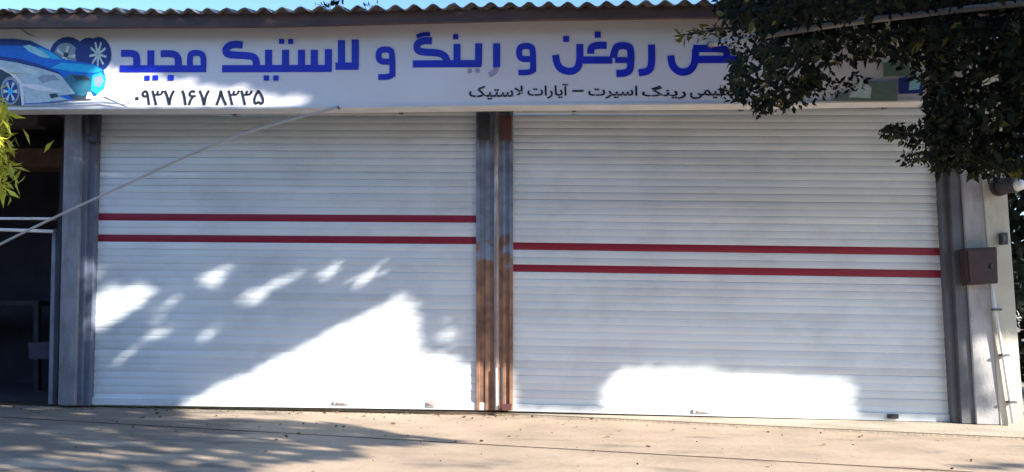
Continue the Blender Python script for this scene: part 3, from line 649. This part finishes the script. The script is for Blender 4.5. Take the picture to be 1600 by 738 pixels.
def open_amount(u, wz):
    """0: dense crown, 1: open, for the sun ray that reaches shop-front point (u, 0, wz)"""
    if wz >= gz(u):
        if wz > 2.0:
            px, py = project(Vector((u+1.74*-YN, YN, wz+0.84*-YN)))
            if inpoly(px, py, SIGNLIT): return 1.0
        if wz > 3.0:
            px, py = project(Vector((u+1.74*-YR, YR, wz+0.84*-YR)))
            if px < 760 and 0 < py < 22: return 0.6
        px, py = project(Vector((u, 0, wz)))
        if px < -420: return 0.8 if wz < 2.6 else 0.3
        q_ = project(Vector((u+0.33, -0.19, wz+0.16)))
        if inpoly(q_[0], q_[1], LIT[2]): return 1.0
        for P in (LIT[0], LIT[1], LIT[3]):
            if inpoly(px, py, P): return 1.0
        for cx, cy, rx, ry, v in STREAK:
            a = -0.42; dx, dy = px-cx, py-cy
            if ry > rx: a = 0
            X_, Y_ = dx*math.cos(a)+dy*math.sin(a), -dx*math.sin(a)+dy*math.cos(a)
            if (X_/rx)**2+(Y_/ry)**2 < 1: return v*0.85
        return 0.0
    t = -(wz-gz(u))/0.42
    p = Vector((u+0.87*t, -0.5*t, 0)); p.z = gz(p.x)
    px, py = project(p)
    if py > 860 or px < -500: return 0.5
    if inpoly(px, py, GSH):
        nz = math.sin(px*0.040+2.5*math.sin(py*0.11))*math.sin(py*0.40+2*math.sin(px*0.016))
        if py > 696: return 0.9 if nz > 0.38 else 0.0
        return 0.8 if nz > 0.72 else 0.0
    if 1540 < px < 1680 and 724 < py < 734: return 0.2
    return 1.0
def open_noise(u, wz):
    return 0.5+0.5*math.sin(u*3.1+math.sin(wz*2.3)*1.5)*math.sin(wz*5.3+math.sin(u*1.7)*1.3)

tree = empty('shade_tree', (11.6, -3.3, -0.05), 'big dark leafy tree hanging over the right end of the sign', 'tree')
b = MB()
b.tube([(11.6, -3.3, -0.3), (11.55, -3.3, 1.2), (11.4, -3.4, 2.6), (11.1, -3.6, 3.8)], [0.42, 0.33, 0.29, 0.26], 14)
b.build('trunk', M_BARK, tree, smooth=True)
fork = Vector((11.1, -3.6, 3.75))
for tgt in ((8.0, -4.4, 6.3), (4.2, -4.4, 6.8), (13.5, -5.0, 5.6), (10.5, -5.0, 6.8), (6.2, -2.4, 3.9)):
    t_ = Vector(tgt); md = (fork+t_)/2+Vector((0, 0, 0.3)); b = MB()
    b.tube([fork, md, t_], [0.2, 0.13, 0.05], 10)
    for k_ in range(4):
        s_ = md.lerp(t_, random.random()); e_ = s_+Vector((random.uniform(-1, 1), random.uniform(-.6, .6), random.uniform(0.3, 1.2))); b.tube([s_, (s_+e_)/2+Vector((0, 0, .1)), e_], [0.04, 0.03, 0.015], 6)
    b.build('limb', M_BARK, tree, smooth=True)
vs, fs, mi = [], [], []
def sun_leaf(u, wz, sz):
    t = random.uniform(8.2, 11.6)
    if wz+0.42*t < 3.4: t = (3.4-wz)/0.42+random.random()*0.8
    p = Vector((u, 0, wz)) + SUN*t
    nrm = (SN + Vector((random.gauss(0, .45), random.gauss(0, .45), random.gauss(0, .45)))).normalized()
    d = nrm.orthogonal().normalized(); d.rotate(Quaternion(nrm, random.uniform(0, 6.28))); s_ = nrm.cross(d)
    o = len(vs); a = p-d*sz*0.5; e = p+d*sz*0.5; m1 = p-d*sz*0.05; wd = sz*0.36
    vs.extend([tuple(a), tuple(m1+s_*wd), tuple(e), tuple(m1-s_*wd), tuple(m1-nrm*wd*0.3)])
    fs.extend([(o, o+1, o+4), (o+1, o+2, o+4), (o+2, o+3, o+4), (o+3, o, o+4)]); mi.extend([0]*4)
CELL = 0.085
U0, W0_ = -10.4, -2.9
nu, nw = int(17.2/CELL), int(7.4/CELL)
OP = [[open_amount(U0+(i+.5)*CELL, W0_+(j+.5)*CELL) for j in range(nw)] for i in range(nu)]
for i in range(nu):
    for j in range(nw):
        op = OP[i][j]
        edge = any(abs(OP[min(nu-1, max(0, i+a))][min(nw-1, max(0, j+c))]-op) > 0.3 for a, c in ((1, 0), (-1, 0), (0, 1), (0, -1)))
        for k in range(7 if edge else 2):
            if random.random() < (op**0.35 if op > 0 else 0): continue
            u_, w_ = U0+(i+random.random())*CELL, W0_+(j+random.random())*CELL
            if edge:
                if open_amount(u_, w_) > 0.85: continue
                sun_leaf(u_, w_, random.uniform(0.06, 0.085))
            else: sun_leaf(u_, w_, random.uniform(0.15, 0.21))
print('leaves', len(fs)//4)
# the part of the crown that hangs into the picture
DENSE = [(1150, -80), (1750, -80), (1750, 260), (1600, 262), (1555, 268), (1500, 270), (1462, 268), (1452, 180), (1440, 160), (1400, 90), (1300, 100), (1262, 148), (1215, 172), (1188, 166), (1150, 150), (1142, 96), (1176, 82), (1180, 44), (1128, 34)]
EDGE = [(1125, -40), (1142, 60), (1128, 100), (1150, 150), (1188, 172), (1210, 170), (1300, 150), (1360, 136), (1440, 110), (1452, 190), (1400, 205), (1420, 250), (1470, 262), (1530, 270), (1590, 268)]
def vis_leaf(px, py, Y, sz, m_i=0):
    if px > 1190 and abs(py-(57-(px-1190)*0.127)) < 13: Y = max(Y, -0.85)
    c_ = at(px, py, Y); t_ = -Y/0.5
    if max(open_amount(c_.x-0.87*t_+dx, c_.z-0.42*t_+dz) for dx, dz in ((0, 0), (.1, 0), (-.1, 0), (0, .08), (0, -.1))) > 0.3: return False
    leaf(vs, fs, c_, sz, 0.5, 4, m_i, mi); return True
def hole(px, py):
    if inpoly(px, py, [(1165, 92), (1188, 92), (1196, 132), (1166, 128)]): return 0.93
    if inpoly(px, py, [(1240, 170), (1330, 128), (1345, 112), (1440, 92), (1446, 158), (1240, 164)]): return 0.80
    return 0.0
cnt = 0
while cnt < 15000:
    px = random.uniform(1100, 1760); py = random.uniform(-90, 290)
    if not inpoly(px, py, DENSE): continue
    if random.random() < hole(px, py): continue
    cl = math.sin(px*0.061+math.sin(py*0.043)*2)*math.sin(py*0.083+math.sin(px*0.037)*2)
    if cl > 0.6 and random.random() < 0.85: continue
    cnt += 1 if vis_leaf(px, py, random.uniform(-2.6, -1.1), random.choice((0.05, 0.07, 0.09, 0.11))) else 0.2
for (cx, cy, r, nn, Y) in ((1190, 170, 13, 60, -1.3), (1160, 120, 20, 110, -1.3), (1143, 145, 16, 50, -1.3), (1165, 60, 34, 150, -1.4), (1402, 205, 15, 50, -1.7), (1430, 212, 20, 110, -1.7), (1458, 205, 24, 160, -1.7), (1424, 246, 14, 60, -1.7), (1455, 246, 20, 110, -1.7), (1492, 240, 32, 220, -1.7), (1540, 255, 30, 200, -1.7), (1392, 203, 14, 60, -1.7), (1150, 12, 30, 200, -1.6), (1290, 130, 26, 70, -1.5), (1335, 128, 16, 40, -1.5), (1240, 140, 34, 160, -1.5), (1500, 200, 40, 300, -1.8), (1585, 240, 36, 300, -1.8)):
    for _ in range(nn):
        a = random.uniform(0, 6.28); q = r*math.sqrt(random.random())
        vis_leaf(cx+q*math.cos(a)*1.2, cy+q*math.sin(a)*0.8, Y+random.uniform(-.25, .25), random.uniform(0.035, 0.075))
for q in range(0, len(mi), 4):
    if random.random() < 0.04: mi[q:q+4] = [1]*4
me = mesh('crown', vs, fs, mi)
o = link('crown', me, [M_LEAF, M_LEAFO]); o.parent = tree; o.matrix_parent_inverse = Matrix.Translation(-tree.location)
# twigs that carry the hanging sprays
b = MB()
for P in (((1500, 150, -1.9), (1470, 205, -1.8), (1430, 212, -1.7), (1385, 200, -1.7)), ((1560, 190, -1.9), (1500, 240, -1.8), (1440, 248, -1.7), (1415, 262, -1.7)), ((1260, 0, -1.6), (1180, 40, -1.4), (1120, 46, -1.3), (1068, 55, -1.25)), ((1300, 60, -1.6), (1230, 120, -1.4), (1190, 178, -1.3))):
    b = MB(); b.tube([at(*p) for p in P], [0.02, 0.013, 0.009, 0.004], 6)
    b.build('twig', M_BARK, tree, smooth=True)
# spray over the sign, its sunlight put into the olive leaf colour
vs, fs, mi = [], [], []
for i in range(90):
    t = random.random(); px = 1060+t*80; py = 56-t*12+random.gauss(0, 4.5)
    leaf(vs, fs, at(px, py, -1.25+random.uniform(-.1, .1)), random.uniform(0.05, 0.10), 0.28, 4, random.choice((0, 0, 1)), mi, Vector((random.uniform(-1, .2), random.uniform(-.3, .3), random.uniform(-.5, .3))).normalized())
o = link('leaf_spray', mesh('leaf_spray', vs, fs, mi), [M_LEAFO, M_LEAF]); o.parent = tree; o.matrix_parent_inverse = Matrix.Translation(-tree.location); o['label'] = 'spray of leaves over the blue lettering, coloured olive green as if sunlit'; o['kind'] = 'stuff'

# bright bush at the left edge
bs = empty('young_tree', (-5.9, -2.3, -0.05), 'small bright yellow green tree at the left edge', 'tree')
b = MB(); b.tube([(-5.9, -2.3, -0.3), (-5.85, -2.28, 1.0), (-5.6, -2.3, 2.2), (-5.3, -2.3, 3.0)], [0.07, 0.055, 0.04, 0.02], 10); b.build('trunk', M_BARK, bs, smooth=True)
vs, fs, mi = [], [], []
for i in range(1500):
    cx = random.choice([-60, -90, -30, -130]); cy = random.choice([200, 235, 270, 180])
    px = cx+random.gauss(0, 26); py = cy+random.gauss(0, 28)
    leaf(vs, fs, at(px, py, -2.3+random.gauss(0, .25)), random.uniform(0.08, 0.15), 0.26, 4, 0, mi)
for (cx, cy, n_) in ((8, 185, 30), (6, 205, 34), (5, 230, 30), (8, 265, 44), (4, 290, 34), (-4, 245, 30), (-5, 180, 30), (14, 262, 14)):
    for i in range(n_):
        leaf(vs, fs, at(cx-6+random.gauss(0, 6), cy+random.gauss(0, 7), -2.3+random.gauss(0, .1)), random.uniform(0.06, 0.11), 0.24, 4, 0, mi, Vector((random.uniform(-.3, 1), random.uniform(-.5, .3), random.uniform(-1, .4))).normalized())
o = link('crown', mesh('crown', vs, fs, mi), [M_LEAFY]); o.parent = bs; o.matrix_parent_inverse = Matrix.Translation(-bs.location)
b = MB(); b.tube([(-5.6, -2.3, 2.0), at(-60, 240, -2.3), at(5, 262, -2.3)], [0.02, 0.012, 0.005], 6); b.tube([(-5.5, -2.3, 2.4), at(-60, 200, -2.3), at(8, 186, -2.3)], [0.02, 0.012, 0.005], 6); b.build('branch', M_BARK, bs, smooth=True)

# dark tree standing behind the right corner
bt_ = empty('corner_tree', (6.6, 2.9, -0.1), 'dark dense tree behind the right corner of the shop', 'tree')
b = MB(); b.tube([(6.9, 2.9, -0.3), (6.85, 2.9, 1.4), (6.9, 2.8, 3.0)], [0.25, 0.2, 0.14], 12); b.build('trunk', M_BARK, bt_, smooth=True)
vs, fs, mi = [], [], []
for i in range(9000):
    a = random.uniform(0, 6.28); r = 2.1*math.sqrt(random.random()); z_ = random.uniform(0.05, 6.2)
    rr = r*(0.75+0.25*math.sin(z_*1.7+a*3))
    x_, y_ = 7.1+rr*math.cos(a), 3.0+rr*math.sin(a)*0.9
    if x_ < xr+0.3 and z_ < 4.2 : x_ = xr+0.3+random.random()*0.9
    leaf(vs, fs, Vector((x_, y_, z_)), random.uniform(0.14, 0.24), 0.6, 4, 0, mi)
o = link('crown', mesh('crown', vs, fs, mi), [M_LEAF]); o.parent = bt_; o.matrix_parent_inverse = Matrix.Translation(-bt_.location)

# weeds on the roof edge
for (cx, cy, nn, lab, hh) in ((516, 12, 26, 'tuft of green weeds growing on the roof edge above the long blue word', 0.09), (578, 12, 12, 'small dry tuft on the roof edge right of the green weeds', 0.05)):
    o = empty('roof_weed', at(cx, cy, -0.7), lab, 'weed', 'weeds on the roof edge'); vs, fs, mi = [], [], []
    for i in range(nn):
        leaf(vs, fs, at(cx+random.gauss(0, 9), cy-2+random.gauss(0, 2), -0.72), random.uniform(0.4, 1)*hh, 0.35, 4, random.choice((0, 1)), mi, Vector((random.uniform(-.9, .9), random.uniform(-.6, 0), random.uniform(0.1, 1))).normalized())
    b = MB()
    for i in range(3): b.tube([at(cx+i*5-5, cy+6, -0.7), at(cx+i*9-9, cy-6, -0.72)], [0.004, 0.002], 5)
    b.build('stem', M_LEAFO, o)
    f_ = link('foliage', mesh('foliage', vs, fs, mi), [M_LEAF, M_LEAFO]); f_.parent = o; f_.matrix_parent_inverse = Matrix.Translation(-o.location)

# houses across the street behind the camera, added to block low sky light
for k_, (x0, x1, hh, cc, lab) in enumerate(((-22, -9.4, 5.2, (0.30, 0.26, 0.21), 'unseen sand coloured house added across the street to block low sky, leftmost'), (-9.2, 2.4, 6.4, (0.24, 0.23, 0.22), 'unseen grey two storey house added across the street to block low sky'), (2.6, 13.0, 4.6, (0.28, 0.22, 0.17), 'unseen low brown shop added across the street to block low sky'))):
    hs = empty('sky_blocker_house', ((x0+x1)/2, -16.0, -0.2), lab, 'house'); hm = mat('sky_blocker_plaster_'+('abc'[k_]), cc, 0.9, 0, 0.15, 1)
    b = MB(); b.box(x0, x1, -22, -16, -0.3, hh); b.build('wall', hm, hs)
    b = MB(); b.box(x0-0.2, x1+0.2, -22.2, -15.6, hh+0.003, hh+0.25); b.build('roof', M_FASC, hs)
    xx = x0+1.2
    while xx < x1-2:
        b = MB(); b.box(xx, xx+1.3, -15.99, -15.93, 1.0, 2.4); o = b.build('sky_blocker_window', M_DKGREY, hs)
        b = MB(); b.box(xx-0.06, xx+1.36, -15.97, -15.90, 0.9, 0.99); b.build('sky_blocker_sill', M_WHITE, hs); xx += 2.9

# dry leaves and grit on the pavement
vs, fs, mi = [], [], []
for i in range(700):
    x_ = random.uniform(-6.5, 6); y_ = -abs(random.gauss(0, random.choice((0.12, 1.4, 1.4))))-0.05
    if random.random() < 0.4 : x_ = random.uniform(-6, 0.5)
    a = random.uniform(0, 6.28)
    leaf(vs, fs, gpt(x_, y_, -0.017), random.choice((0.01, 0.015, 0.02, 0.03, 0.045))*random.uniform(.7, 1.2), 0.5, 4, random.choice((0, 0, 1)), mi, Vector((math.cos(a), math.sin(a), random.uniform(0, .25))).normalized())
o = link('leaf_litter', mesh('leaf_litter', vs, fs, mi), [M_DRY, M_LEAFO]); tag(o, 'dry leaves and grit scattered over the pavement', 'leaf litter', kind='stuff')
